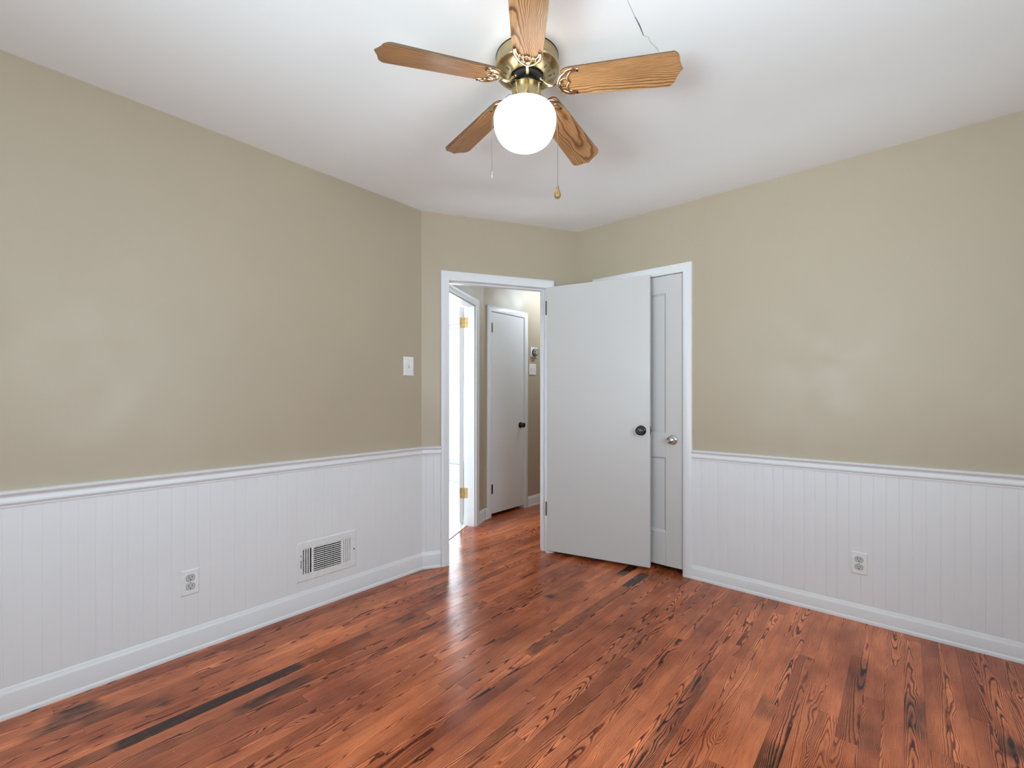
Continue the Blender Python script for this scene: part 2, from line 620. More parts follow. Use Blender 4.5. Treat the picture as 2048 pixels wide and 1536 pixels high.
wd = [0.0005, 0.0009, 0.001, 0.0018, 0.001, 0.0008, 0.0008, 0.0008, 0.0004]
for i in range(len(cr) - 1):
    (xa, ya), (xb, yb) = cr[i], cr[i + 1]
    vs = [bm.verts.new(p) for p in ((xa - wd[i], ya, zc(xa, ya) - 0.0006), (xa + wd[i], ya, zc(xa, ya) - 0.0006), (xb + wd[i + 1], yb, zc(xa, ya) - 0.0006), (xb - wd[i + 1], yb, zc(xa, ya) - 0.0006))]
    f = bm.faces.new(vs)
    f.material_index = 1 if i in (2, 3) else 0
ck = obj('crack', bm, [CRACK, CRACKD], ceiling)
ck['label'] = 'thin crack in the plaster'

# --- walls
DT0, DT1, DZ = 0.190, 0.930, 1.985               # entry door opening (clear)
CT0, CT1, CZ = -1.7150, -1.1005, 1.9885          # closet door opening
LT0, LT1, LZ = 0.235, 0.905, 1.99                # side room door opening in the hall
HT0, HT1, HZ = 3.2245, 3.7285, 1.995             # hall closet door opening
JB = 0.018
wall('wall_left', LEFT, FY - TH, KY + 0.02, [], 'long greige left wall above white beadboard')
wall('wall_back', BACK, CX - 0.02, FX + TH, [(CT0 - JB, CT1 + JB, 0, CZ + JB)], 'greige wall right of the corner, around the panelled closet door')
wall('wall_entry', ENTRY, -0.08, LEN_E + 0.05, [(DT0 - JB, DT1 + JB, 0, DZ + JB)], 'short angled greige wall around the doorway to the hall')
wall('wall_right', RIGHT, FY - TH, CY + TH, [(0.30, 1.40, 0.82, 2.08)], 'greige right wall with a window, behind the camera')
wall('wall_front', FRONT, KX - TH, FX + TH, [(-1.5, 0.0, 0.82, 2.08)], 'greige front wall with a wide window, behind the camera')
wall('wall_hall_left', HLEFT, -0.03, 1.10, [(LT0 - JB, LT1 + JB, 0, LZ + JB)], 'slanting greige hall wall around the open side door', th=0.11)
wall('wall_hall_far', HALL, hy - 0.03, YE, [(HT0 - JB, HT1 + JB, 0, HZ + JB)], 'greige far hall wall with narrow closet door')
HR = Frame((-2.04, 0), (0, 1), (-1, 0))
wall('wall_hall_right', HR, CY + 0.02, YE, [], 'greige right wall of the hall, hidden behind the doorway', th=0.08)
HE = Frame((0, YE), (1, 0), (0, -1))
wall('wall_hall_end', HE, -3.16, -1.96, [], 'greige end wall of the hall')
# side room beyond the hall's left door, bright by day
SRW = WHITE
bm = B()
box(bm, -5.5, -5.4, 0.8, 4.3, 0, ZC)
box(bm, -5.4, -5.2, 4.2, 4.3, 0, ZC)
box(bm, -3.9, -3.1, 4.2, 4.3, 0, ZC)
box(bm, -5.2, -3.9, 4.2, 4.3, 0, 0.25)
box(bm, -5.2, -3.9, 4.2, 4.3, 2.15, ZC)
box(bm, -5.4, -4.2, 0.8, 0.92, 0, ZC)
box(bm, -3.2, -2.55, 0.8, 0.92, 0, ZC)
box(bm, -4.2, -3.2, 0.8, 0.92, 0, 0.85)
box(bm, -4.2, -3.2, 0.8, 0.92, 2.05, ZC)
S(obj('wall_side_room', bm, SRW), 'white walls of the bright side room', 'wall')
# pale floor of the side room, from its door sill on
bm = B()
pts = [HLEFT.P(-0.05, -0.08, 0), HLEFT.P(1.15, -0.08, 0), Vector((-2.63, 0.92, 0)), Vector((-5.4, 0.92, 0)), Vector((-5.4, 4.2, 0)), Vector((-3.17, 4.2, 0)), Vector((-3.17, 3.25, 0))]
lo = [bm.verts.new(p) for p in pts]
hi = [bm.verts.new(p + Vector((0, 0, 0.006))) for p in pts]
bm.faces.new(hi)
for i in range(len(pts)):
    bm.faces.new((lo[i], lo[(i + 1) % len(pts)], hi[(i + 1) % len(pts)], hi[i]))
S(obj('floor_side_room', bm, plain('white_floor_tile', (0.82, 0.82, 0.81, 1), 0.25)), 'white floor of the bright side room', 'floor')
# closets behind the two shut doors
bm = B()
box(bm, -1.94, -1.90, CY + TH, 3.75, 0, ZC)
box(bm, -0.95, -0.91, CY + TH, 3.75, 0, ZC)
box(bm, -1.94, -0.91, 3.75, 3.80, 0, ZC)
S(obj('wall_closet', bm, WALL), 'inside walls of the bedroom closet', 'wall')
bm = B()
box(bm, -3.28, -3.16, 3.19, 3.204, 0, ZC)
box(bm, -3.28, -3.16, 3.80, 3.84, 0, ZC)
box(bm, -3.30, -3.28, 3.19, 3.84, 0, ZC)
S(obj('wall_hall_closet', bm, WALL), 'inside walls of the hall closet', 'wall')

# --- windows behind the camera


def window(name, fr, t0, t1, z0, z1, label, double=True):
    bm = B()
    pr = [(0, 0), (0, 0.018), (0.07, 0.018), (0.075, 0.012), (0.075, 0)]
    fr.casing(bm, t0, t1, z1, pr, z0)
    fr.box(bm, t0 - 0.1, t1 + 0.1, -0.01, 0.05, z0 - 0.025, z0)
    o = S(obj(name, bm, WHITE, None, None, 0.002), label, 'window')
    bm = B()
    zm = (z0 + z1) / 2
    n0, n1 = -0.085, -0.05
    for a, b in ((t0, t0 + 0.04), (t1 - 0.04, t1)):
        fr.box(bm, a, b, n0, n1, z0, z1)
    for a, b in ((z0, z0 + 0.05), (zm - 0.02, zm + 0.02), (z1 - 0.045, z1))[::1 if double else 2]:
        fr.box(bm, t0 + 0.04, t1 - 0.04, n0, n1, a, b)
    obj('sash', bm, WHITE, o)
    bm = B()
    fr.box(bm, t0 + 0.04, t1 - 0.04, -0.07, -0.066, z0 + 0.05, z1 - 0.045)
    obj('pane', bm, GLASSP, o)


SIDE = Frame((0, 4.2), (-1, 0), (0, -1))
window('window_1', RIGHT, 0.30, 1.40, 0.82, 2.08, 'white sash window in the right wall, behind the camera')
window('window_2', FRONT, -1.5, 0.0, 0.82, 2.08, 'wide white sash window in the front wall, behind the camera')

window('window_3', SIDE, 3.9, 5.2, 0.25, 2.15, 'bright window of the side room, glimpsed past the open side door', False)

window('window_4', Frame((0, 0.92), (1, 0), (0, 1)), -4.2, -3.2, 0.85, 2.05, 'second window of the side room, out of sight behind the left wall')

# --- beadboard wainscot, chair rail, baseboard
BEAD = 0.0508


def wainscot(name, fr, t0, t1, phase, z0, z1, label, depth=0.0026, wd=0.0032):
    pts = [(t0, 0.007)]
    k = math.ceil((t0 - phase) / BEAD)
    while phase + k * BEAD < t1 - 0.006:
        c = phase + k * BEAD
        if c > t0 + 0.008:
            pts += [(c - wd, 0.007), (c - wd * 0.3, 0.007 - depth), (c + wd * 0.2, 0.007 - depth * 0.9), (c + wd, 0.007)]
        k += 1
    pts += [(t1, 0.007), (t1, 0.0), (t0, 0.0)]
    bm = B()
    a = [bm.verts.new(fr.P(t, n, z0)) for t, n in pts]
    b = [bm.verts.new(fr.P(t, n, z1)) for t, n in pts]
    m = len(pts)
    for i in range(m):
        bm.faces.new((a[i], a[(i + 1) % m], b[(i + 1) % m], b[i]))
    return S(obj(name, bm, WHITE), label, 'wainscot')


def rail_prof(zb, h):
    s = h / 0.063
    return [(0, zb)] + [(n, zb + z * s) for n, z in ((0.0085, 0), (0.0105, 0.004), (0.0105, 0.008), (0.0085, 0.0095), (0.0150, 0.0135), (0.0175, 0.020), (0.0165, 0.028), (0.0125, 0.035),
            (0.0125, 0.041), (0.0185, 0.047), (0.0250, 0.051), (0.0262, 0.055), (0.0262, 0.060), (0.022, 0.063))] + [(0, zb + h)]


def base_prof(h):
    return [(0, 0), (0.020, 0), (0.020, 0.009), (0.0190, 0.014), (0.0170, 0.0175), (0.0155, 0.0190), (0.0150, h - 0.024), (0.0135, h - 0.018), (0.0105, h - 0.013), (0.0100, h - 0.006), (0.007, h), (0, h)]


RZL, RZB = 0.767, 0.765
wainscot('trim_1', LEFT, FY, KY, 0.106, 0.05, RZL + 0.01, 'white beadboard along the left wall', 0.0007, 0.0022)
wainscot('trim_2', ENTRY, 0.0, DT0 - 0.056, 0.03, 0.05, RZL + 0.01, 'narrow strip of white beadboard beside the doorway', wd=0.002)
wainscot('trim_3', BACK, CT1 + 0.058, FX, 0.1300, 0.05, RZB + 0.01, 'white beadboard right of the closet door', 0.0020, 0.0030)
for nm, fr, t0, t1, zb, lb, k1, k0 in (
        ('trim_4', LEFT, FY, KY, RZL, 'white chair rail along the left wall', -0.25, 0),
        ('trim_5', ENTRY, 0.0, DT0 - 0.058, RZL, 'short white chair rail left of the doorway', 0, 0.25),
        ('trim_6', BACK, CT1 + 0.058, FX, RZB, 'white chair rail right of the closet door', 0, 0)):
    bm = B()
    fr.extrude(bm, rail_prof(zb, 0.064), t0, t1, k0, k1)
    S(obj(nm, bm, WHITE, None, 50), lb, 'chair rail')
for nm, fr, t0, t1, h, lb, k0, k1 in (
        ('baseboard_left', LEFT, FY, KY, 0.112, 'white baseboard along the left wall', 0, -0.25),
        ('baseboard_entry', ENTRY, 0.0, DT0 - 0.060, 0.114, 'short white baseboard left of the doorway', 0.25, 0),
        ('baseboard_back', BACK, CT1 + 0.058, FX, 0.089, 'white baseboard right of the closet door', 0, 0),
        ('baseboard_hall', HALL, HT1 + 0.058, YE, 0.105, 'white baseboard under the hall thermostat', 0, 0),
        ('baseboard_hall_corner', HALL, hy + 0.012, HT0 - 0.055, 0.105, 'short white baseboard between the two hall doors', 0, 0),
        ('baseboard_hall_left', HLEFT, 0.0, LT0 - 0.060, 0.105, 'white baseboard sliver at the hall corner', 0, 0)):
    bm = B()
    fr.extrude(bm, base_prof(h), t0, t1, k0, k1)
    S(obj(nm, bm, WHITE, None, 40), lb, 'baseboard')

# --- door casings and jambs
CAS = [(0, 0), (0, 0.010), (0.006, 0.0125), (0.018, 0.0125), (0.026, 0.0155), (0.040, 0.019), (0.0545, 0.020), (0.058, 0.017), (0.058, 0)]
FLAT = [(0, 0), (0, 0.016), (0.002, 0.018), (0.056, 0.018), (0.058, 0.016), (0.058, 0)]

THIN = [(0, 0), (0, 0.009), (0.002, 0.011), (0.056, 0.011), (0.058, 0.009), (0.058, 0)]


def door_frame(nm, fr, t0, t1, zt, prof, th, label, stop_n, back=True):
    bm = B()
    fr.casing(bm, t0, t1, zt, prof)
    o = S(obj(nm, bm, WHITE, None, 50), label, 'door casing')
    bm = B()
    fr.box(bm, t0 - JB, t0, -th, 0, 0, zt + JB)
    fr.box(bm, t1, t1 + JB, -th, 0, 0, zt + JB)
    fr.box(bm, t0, t1, -th, 0, zt, zt + JB)
    a, b = stop_n
    fr.box(bm, t0, t0 + 0.011, a, b, 0, zt)
    fr.box(bm, t1 - 0.011, t1, a, b, 0, zt)
    fr.box(bm, t0 + 0.011, t1 - 0.011, a, b, zt - 0.011, zt)
    obj('jamb', bm, WHITE, o, None, 0.0015)
    if back:
        bm = B()
        fr2 = Frame((fr.P(0, -th, 0).x, fr.P(0, -th, 0).y), (fr.d.x, fr.d.y), (-fr.n.x, -fr.n.y))
        fr2.casing(bm, t0, t1, zt, prof)
        obj('casing_behind', bm, WHITE, o, 50)
    return o


door_frame('trim_7', ENTRY, DT0, DT1, DZ, CAS, TH, 'white casing round the open doorway to the hall', (-0.085, -0.042), back=False)
door_frame('trim_8', BACK, CT0, CT1, CZ, FLAT, TH, 'white casing round the panelled closet door', (-0.075, -0.042), back=False)
door_frame('trim_9', HLEFT, LT0, LT1, LZ, CAS, 0.11, 'white casing round the side door at the left of the hall', (-0.068, -0.005), back=False)
door_frame('trim_10', HALL, HT0, HT1, HZ, THIN, TH, 'white casing round the narrow hall closet door', (-0.075, -0.042), back=False)

# ------------------------------------------------------------------ doors and their hardware
AX = Matrix.Rotation(R(-90), 4, 'X')             # turns a lathe's z into local +y (out of the wall)


def knob(parent, M, mat, k=1.0, style=0):
    """M: local x along the door, y out of its face"""
    bm = B()
    lathe(bm, [(0, 0), (0.034 * k, 0), (0.0345 * k, 0.002), (0.033 * k, 0.006), (0.026 * k, 0.010), (0.016 * k, 0.012), (0.0135 * k, 0.016), (0.0125 * k, 0.026), (0.0135 * k, 0.030)], M @ AX, 36)
    r = obj('rosette', bm, mat, None, 40)
    bm = B()
    if style == 0:      # ringed front
        pr = [(0.0125, 0.028), (0.020, 0.031), (0.0265, 0.037), (0.0285, 0.044), (0.0275, 0.051), (0.0235, 0.056), (0.0190, 0.0572), (0.0175, 0.0555), (0.0125, 0.0555), (0.0115, 0.0578), (0.0065, 0.0585), (0.0055, 0.0570), (0, 0.0570)]
    else:
        pr = [(0.0125, 0.028), (0.018, 0.030), (0.0245, 0.034), (0.0270, 0.040), (0.0270, 0.046), (0.0245, 0.051), (0.0205, 0.0535), (0.0195, 0.0525), (0.0185, 0.0545), (0.012, 0.0575), (0, 0.0585)]
    lathe(bm, [(a * k, b * k) for a, b in pr], M @ AX, 36)
    o = obj('door_knob', bm, mat, parent, 40)
    r.parent = o
    return o


def hinge(parent, M, mat, h=0.095, leaf_a=0.0, leaf_b=0.0, lab=None):
    """barrel along z at M's origin; leaves lie along -x (a) and +y (b)"""
    bm = B()
    for i in range(5):
        z0, z1 = -h / 2 + h * i / 5 + 0.0004, -h / 2 + h * (i + 1) / 5 - 0.0004
        lathe(bm, [(0, z0), (0.0052, z0), (0.0052, z1), (0, z1)], M, 12)
    lathe(bm, [(0, h / 2), (0.0042, h / 2), (0.0046, h / 2 + 0.003), (0, h / 2 + 0.006)], M, 12)
    if leaf_a:
        box(bm, -leaf_a, 0, -0.0012, 0.0012, -h / 2, h / 2, M)
    if leaf_b:
        box(bm, -0.0012, 0.0012, 0, leaf_b, -h / 2, h / 2, M)
    o = obj('hinge', bm, mat, parent, 40)
    if lab: o['label'] = lab
    return o


# door_1: flush bedroom door, swung back against the closet
hp, ep = Vector((-2.0255, 2.7553, 0)), Vector((-1.2938, 2.9226, 0))
du = (ep - hp).normalized()
D1 = Frame((hp.x, hp.y), (du.x, du.y), (du.y, -du.x))
DL = (ep - hp).length
bm = B()
D1.box(bm, 0, DL, -0.035, 0, 0.026, 1.987)
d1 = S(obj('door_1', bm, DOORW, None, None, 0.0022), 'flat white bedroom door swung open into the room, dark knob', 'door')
knob(d1, D1.mat(0.692, 0.0, 0.944), DARKM)['label'] = 'dark ringed door knob'
bm = B()
D1.box(bm, DL - 0.0005, DL + 0.0012, -0.030, -0.005, 0.944 - 0.029, 0.944 + 0.029)
D1.box(bm, DL + 0.001, DL + 0.011, -0.0225, -0.0125, 0.944 - 0.009, 0.944 + 0.009)
obj('latch', bm, DARKM, d1, None, 0.0008)
for z in (1.83, 0.335):
    hinge(d1, Matrix.Translation((hp.x - 0.0045 * du.x, hp.y - 0.0045 * du.y - 0.001, z)), PHINGE, 0.10)

# door_2: two-panel closet door in the back wall
bm = B()
ta, tb = CT0 + 0.004, CT1 - 0.0065
zb, zt = 0.038, CZ - 0.0045
n0, n1 = -0.032, 0.004
st = 0.110
pan = [(0.262, 0.765), (0.925, 1.870)]
BACK.box(bm, ta, ta + st, n0, n1, zb, zt)
BACK.box(bm, tb - st, tb, n0, n1, zb, zt)
for a, b in ((zb, pan[0][0]), (pan[0][1], pan[1][0]), (pan[1][1], zt)):
    BACK.box(bm, ta + st, tb - st, n0, n1, a, b)
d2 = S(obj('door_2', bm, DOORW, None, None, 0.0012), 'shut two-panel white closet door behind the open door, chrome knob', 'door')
for (a, b) in pan:
    bm = B()
    BACK.box(bm, ta + st - 0.002, tb - st + 0.002, n0 + 0.008, n1 - 0.011, a - 0.002, b + 0.002)
    # sloping moulding round the panel
    t0, t1 = ta + st, tb - st
    q = 0.013
    ring = []
    for o_, n_ in ((0, n1 - 0.0005), (q * 0.35, n1 - 0.003), (q, n1 - 0.0105)):
        ring.append([bm.verts.new(BACK.P(*p)) for p in ((t0 + o_, n_, a + o_), (t1 - o_, n_, a + o_), (t1 - o_, n_, b - o_), (t0 + o_, n_, b - o_))])
    for r0, r1 in zip(ring, ring[1:]):
        for i in range(4):
            bm.faces.new((r0[i], r0[(i + 1) % 4], r1[(i + 1) % 4], r1[i]))
    obj('door_panel', bm, DOORW, d2)
kb = knob(d2, BACK.mat(-1.170, n1, 0.8845), CHROME, 0.92, 1)
kb['label'] = 'satin chrome door knob'
bm = B()
BACK.box(bm, CT1 - 0.006, CT1 - 0.0005, -0.010, 0.0015, 0.865, 0.925)
obj('strike', bm, DARKM, d2, None, 0.0008)

# door_3: flush hall closet door
bm = B()
HALL.box(bm, HT0 + 0.003, HT1 - 0.004, -0.036, 0.004, 0.034, HZ - 0.004)
d3 = S(obj('door_3', bm, WHITE, None, None, 0.0015), 'narrow flat white closet door in the hall, black knob', 'door')
knob(d3, HALL.mat(3.668, 0.004, 0.874), DARKM, 0.92)['label'] = 'black door knob'
for z, m in ((1.838, WORN), (0.272, DARKM)):
    hinge(d3, Matrix.Translation(HALL.P(HT0 + 0.001, 0.0075, z)) @ Matrix.Rotation(R(0), 4, 'Z'), m, 0.09, 0.0, 0.019)

# door_4: side room door, standing open into the bright room
HP = HLEFT.P(LT0 + 0.004, -0.113, 0)
D4 = Frame((HP.x, HP.y), (cos(R(136)), sin(R(136))), (cos(R(226)), sin(R(226))))
bm = B()
D4.box(bm, 0.004, 0.66, 0.0, 0.035, 0.026, LZ - 0.006)
d4 = S(obj('door_4', bm, DOORW, None, None, 0.0015), 'white side door standing open into the bright room, brass hinges', 'door')
for z in (1.840, 0.296):
    bm = B()
    HLEFT.box(bm, LT0 - 0.0005, LT0 + 0.0018, -0.110, -0.072, z - 0.046, z + 0.046)       # leaf on the jamb
    D4.box(bm, 0.0015, 0.0045, 0.003, 0.033, z - 0.046, z + 0.046)                          # leaf on the door edge
    for i in range(5):
        z0, z1 = z - 0.048 + 0.0192 * i, z - 0.048 + 0.0192 * (i + 1) - 0.001
        lathe(bm, [(0, z0), (0.0055, z0), (0.0055, z1), (0, z1)], Matrix.Translation((*HLEFT.P(LT0 + 0.004, -0.1125, 0).xy, 0)), 12)
    for dn, dz in ((-0.080, 0.03), (-0.092, 0.0), (-0.080, -0.03)):
        M = Matrix.Translation(HLEFT.P(LT0 + 0.0018, dn, z + dz)) @ HLEFT.M.to_3x3().to_4x4() @ Matrix.Rotation(R(90), 4, 'Y')
        lathe(bm, [(0, 0.0012), (0.003, 0.001), (0.004, 0)], M, 10)
    obj('hinge', bm, BRASSH, d4, 40)['label'] = 'brass butt hinge'

# ------------------------------------------------------------------ wall plates


def rounded_plate(bm, fr, tc, zc, w_, h_, n0, th, edge=0.004):
    """plate with sloping edges, lying on the wall"""
    a = [(tc - w_ / 2, zc - h_ / 2), (tc + w_ / 2, zc - h_ / 2), (tc + w_ / 2, zc + h_ / 2), (tc - w_ / 2, zc + h_ / 2)]
    b = [(tc - w_ / 2 + edge, zc - h_ / 2 + edge), (tc + w_ / 2 - edge, zc - h_ / 2 + edge), (tc + w_ / 2 - edge, zc + h_ / 2 - edge), (tc - w_ / 2 + edge, zc + h_ / 2 - edge)]
    r0 = [bm.verts.new(fr.P(t, n0, z)) for t, z in a]
    r1 = [bm.verts.new(fr.P(t, n0 + th * 0.55, z)) for t, z in a]
    r2 = [bm.verts.new(fr.P(t, n0 + th, z)) for t, z in b]
    for p, q in ((r0, r1), (r1, r2)):
        for i in range(4):
            bm.faces.new((p[i], p[(i + 1) % 4], q[(i + 1) % 4], q[i]))
    bm.faces.new(r2)
    bm.faces.new(r0[::-1])


def screw(bm, fr, t, n, z, r=0.003):
    M = fr.mat(t, n, z) @ AX
    lathe(bm, [(r * 1.05, -0.0005), (r, 0.0006), (r * 0.6, 0.0011), (0, 0.0012)], M, 14)


def outlet(fr, tc, zc, label, n0=0.0066):
    o = empty('wall_outlet', fr.P(tc, n0, zc), math.atan2(fr.d.y, fr.d.x))
    tag(o, label, 'outlet', 'duplex outlets in the wainscot')
    L = Frame((0, 0), (1, 0), (0, fr.n.dot(Vector((-fr.d.y, fr.d.x, 0)))))
    bm = B()
    rounded_plate(bm, L, 0, 0, 0.0705, 0.1145, 0, 0.0065)
    obj('cover_plate', bm, PLATE, o, None, 0.001)
    for s in (1, -1):
        z = 0.0195 * s
        bm = B()
        pts = []
        for i in range(48):
            a_ = 2 * pi * i / 48
            x_, z_ = 0.0172 * cos(a_), 0.0172 * sin(a_)
            pts.append((x_, max(-0.0142, min(0.0142, z_))))
        r0 = [bm.verts.new(L.P(x_, 0.0060, z + z_)) for x_, z_ in pts]
        r1 = [bm.verts.new(L.P(x_ * 0.97, 0.0082, z + z_ * 0.97)) for x_, z_ in pts]
        for i in range(48):
            bm.faces.new((r0[i], r0[(i + 1) % 48], r1[(i + 1) % 48], r1[i]))
        bm.faces.new(r1)
        rc = obj('receptacle', bm, SOCKET, o)
        bm = B()
        L.box(bm, -0.0075, -0.0052, 0.0078, 0.0085, z - 0.0005, z + 0.0085)
        L.box(bm, 0.0052, 0.0073, 0.0078, 0.0085, z + 0.0003, z + 0.0078)
        lathe(bm, [(0.0027, -0.0002), (0.0027, 0.0004), (0, 0.0004)], L.mat(0, 0.0081, z - 0.0075) @ AX, 14)
        obj('slots', bm, BLACK, rc)
        bm = B()                                 # shadow line round the receptacle
        ra = [bm.verts.new(L.P(x_ * 1.0, 0.0067, z + z_ * 1.0)) for x_, z_ in pts]
        rb = [bm.verts.new(L.P(x_ * 1.055, 0.0067, z + z_ * 1.06)) for x_, z_ in pts]
        for i in range(48):
            bm.faces.new((ra[i], ra[(i + 1) % 48], rb[(i + 1) % 48], rb[i]))
        obj('gap', bm, DARKM, rc)
    bm = B()
    screw(bm, L, 0, 0.0065, 0)
    obj('screw', bm, CHROME, o, 40)
    return o


outlet(LEFT, 0.6312, 0.3233, 'white duplex outlet in the left beadboard, left of the vent')
outlet(BACK, -0.1822, 0.3034, 'white duplex outlet in the beadboard right of the closet door')

# light switch on the left wall
sw = empty('light_switch', LEFT.P(1.8546, 0, 1.3735), R(90))
tag(sw, 'white single toggle light switch on the greige left wall', 'light switch')
L = Frame((0, 0), (1, 0), (0, -1))
bm = B(); rounded_plate(bm, L, 0, 0, 0.080, 0.126, 0, 0.007, 0.005); obj('cover_plate', bm, PLATE, sw, None, 0.001)
bm = B()
L.box(bm, -0.0055, 0.0055, 0.0068, 0.0078, -0.0125, 0.0125)
obj('toggle_slot', bm, SOCKET, sw)
bm = B()
M = L.mat(0, 0.006, 0.002) @ Matrix.Rotation(R(24), 4, 'X')
box(bm, -0.0040, 0.0040, 0, 0.016, -0.005, 0.005, M)
obj('toggle', bm, PLATE, sw, None, 0.001)
for z in (0.03, -0.03):
    bm = B(); screw(bm, L, 0, 0.007, z, 0.0028); obj('screw', bm, PLATE, sw, 40)

# double switch in the hall
sw = empty('light_switch', HALL.P(3.876, 0, 1.459), R(90))
tag(sw, 'white double toggle light switch in the hall, below the thermostat', 'light switch')
bm = B(); rounded_plate(bm, L, 0, 0, 0.116, 0.118, 0, 0.007, 0.005); obj('cover_plate', bm, PLATE, sw, None, 0.001)
for x_, s in ((-0.023, 1), (0.023, -1)):
    bm = B(); L.box(bm, x_ - 0.006, x_ + 0.006, 0.0068, 0.0078, -0.0125, 0.0125); obj('toggle_slot', bm, SOCKET, sw)
    bm = B()
    box(bm, -0.0042, 0.0042, 0, 0.016, -0.005, 0.005, L.mat(x_, 0.006, 0.002 * s) @ Matrix.Rotation(R(24 * s), 4, 'X'))
    obj('toggle', bm, PLATE, sw, None, 0.001)

# thermostat
th = empty('thermostat', HALL.P(3.895, 0, 1.644), R(90))
tag(th, 'round dial thermostat on a square white plate in the hall', 'thermostat')
bm = B(); rounded_plate(bm, L, 0, 0, 0.116, 0.108, 0, 0.010, 0.003); obj('wall_plate', bm, PLATE, th, None, 0.0015)
bm = B()
M = L.mat(0.006, 0.009, -0.002) @ AX
lathe(bm, [(0.040, 0), (0.0435, 0.002), (0.0435, 0.012), (0.041, 0.015), (0.036, 0.016)], M, 40)
obj('base_ring', bm, DARKM, th, 40)
bm = B()
lathe(bm, [(0.038, 0.014), (0.038, 0.024), (0.036, 0.027), (0.029, 0.028)], M, 40)
obj('dial_ring', bm, CHROME, th, 40)
bm = B()
lathe(bm, [(0.030, 0.026), (0.030, 0.031), (0.026, 0.033), (0.026, 0.0325), (0, 0.0325)], M, 40)
dl = obj('dial_face', bm, SOCKET, th, 40)
bm = B()
lathe(bm, [(0.0305, 0.027), (0.0325, 0.0315), (0.0305, 0.0335), (0.027, 0.0335)], M, 40)
obj('dark_rim', bm, DARKM, dl, 40)
bm = B()
box(bm, -0.003, 0.003, -0.021, 0.021, 0.0325, 0.0335, M)
obj('pointer', bm, DARKM, dl)

# air vent register in the left wainscot
vt = empty('air_vent', LEFT.P(1.2917, 0.0066, 0.2715), R(90))
tag(vt, 'white metal air register low in the left beadboard', 'air vent')
TC, Z0c = 1.2917, 0.2715
W2, H2 = 0.1752, 0.108
bm = B()
LU = [(1.1474, 1.1950), (1.2083, 1.3707), (1.3854, 1.4325)]
zlo, zhi = 0.2045 - Z0c, 0.3395 - Z0c
cols = []
xs = [-W2 + 0.0045]
for a, b in LU:
    xs += [a - TC, b - TC]
xs.append(W2 - 0.0045)
fn0, fn1 = 0.003, 0.0058
bm.verts.ensure_lookup_table()
L.box(bm, xs[0], xs[-1], fn0, fn1, zhi, H2 - 0.0045)
L.box(bm, xs[0], xs[-1], fn0, fn1, -H2 + 0.0045, zlo)
for i in range(0, len(xs), 2):
    L.box(bm, xs[i], xs[i + 1], fn0, fn1, zlo, zhi)
oa = [(-W2, -H2), (W2, -H2), (W2, H2), (-W2, H2)]
r0 = [bm.verts.new(L.P(a, 0.0, z)) for a, z in oa]
r1 = [bm.verts.new(L.P(a, 0.0018, z)) for a, z in oa]
r2 = [bm.verts.new(L.P(a - math.copysign(0.0055, a), fn1 - 0.0004, z - math.copysign(0.0055, z))) for a, z in oa]
r3 = [bm.verts.new(L.P(a - math.copysign(0.009, a), fn0, z - math.copysign(0.009, z))) for a, z in oa]
for p, q in ((r0, r1), (r1, r2), (r2, r3)):
    for i in range(4):
        bm.faces.new((p[i], p[(i + 1) % 4], q[(i + 1) % 4], q[i]))
obj('frame', bm, GREYM, vt)
bm = B()
L.box(bm, LU[0][0] - TC - 0.004, LU[2][1] - TC + 0.004, -0.0006, 0.0004, zlo - 0.004, zhi + 0.004)
obj('duct_shade', bm, BLACK, vt)  # flat black sheet painted as the shade inside the duct


def slat_v(bm, t, ang, wd=0.011):
    M = L.mat(t, 0.0038, 0) @ Matrix.Rotation(R(ang), 4, 'Z')
    box(bm, -0.0008, 0.0008, -0.0035, 0.0032, zlo, zhi, M)


for (a, b), nv, kind in ((LU[0], 4, 'l'), (LU[2], 4, 'r')):
    bm = B()
    a -= TC; b -= TC
    pitch = (b - a) / (nv - 0.45)
    for i in range(nv):
        s0 = a + i * pitch
        if kind == 'l':
            L.box(bm, s0 + pitch * 0.55, min(s0 + pitch, b + 0.0005), 0.0032, 0.0056, zlo, zhi)
        else:
            L.box(bm, s0 + pitch * 0.22, min(s0 + pitch, b + 0.0005), 0.0012, 0.0056, zlo, zhi)
    if kind == 'l':
        for i in range(11):                      # the damper blades seen behind the slots
            z = zlo + (zhi - zlo) * (i + 0.5) / 11
            L.box(bm, a, b - pitch * 0.6, 0.0006, 0.0014, z - 0.0022, z + 0.0022)
    obj('side_louvers', bm, GREYM, vt)
bm = B()
a, b = LU[1][0] - TC, LU[1][1] - TC
for i in range(12):
    z = zlo + (zhi - zlo) * (i + 0.62) / 12
    M = L.mat((a + b) / 2, 0.0034, z) @ Matrix.Rotation(R(-62), 4, 'X')
    box(bm, (a - b) / 2, (b - a) / 2, -0.0024, 0.0024, -0.0005, 0.0005, M)
obj('center_louvers', bm, GREYM, vt)
bm = B()
L.box(bm, 1.1361 - TC, 1.1398 - TC, fn1 - 0.0002, fn1 + 0.0003, 0.238 - Z0c, 0.283 - Z0c)
L.box(bm, 1.1361 - TC, 1.1398 - TC, fn1 - 0.0002, fn1 + 0.0003, 0.300 - Z0c, 0.312 - Z0c)
obj('lever_slot', bm, BLACK, vt)
bm = B()
L.box(bm, 1.136 - TC, 1.140 - TC, fn1, fn1 + 0.010, 0.284 - Z0c, 0.299 - Z0c)
obj('damper_lever', bm, GREYM, vt, None, 0.001)
bm = B(); screw(bm, L, 1.453 - TC, fn1, 0.2685 - Z0c, 0.0042); obj('screw', bm, DARKM, vt, 40)

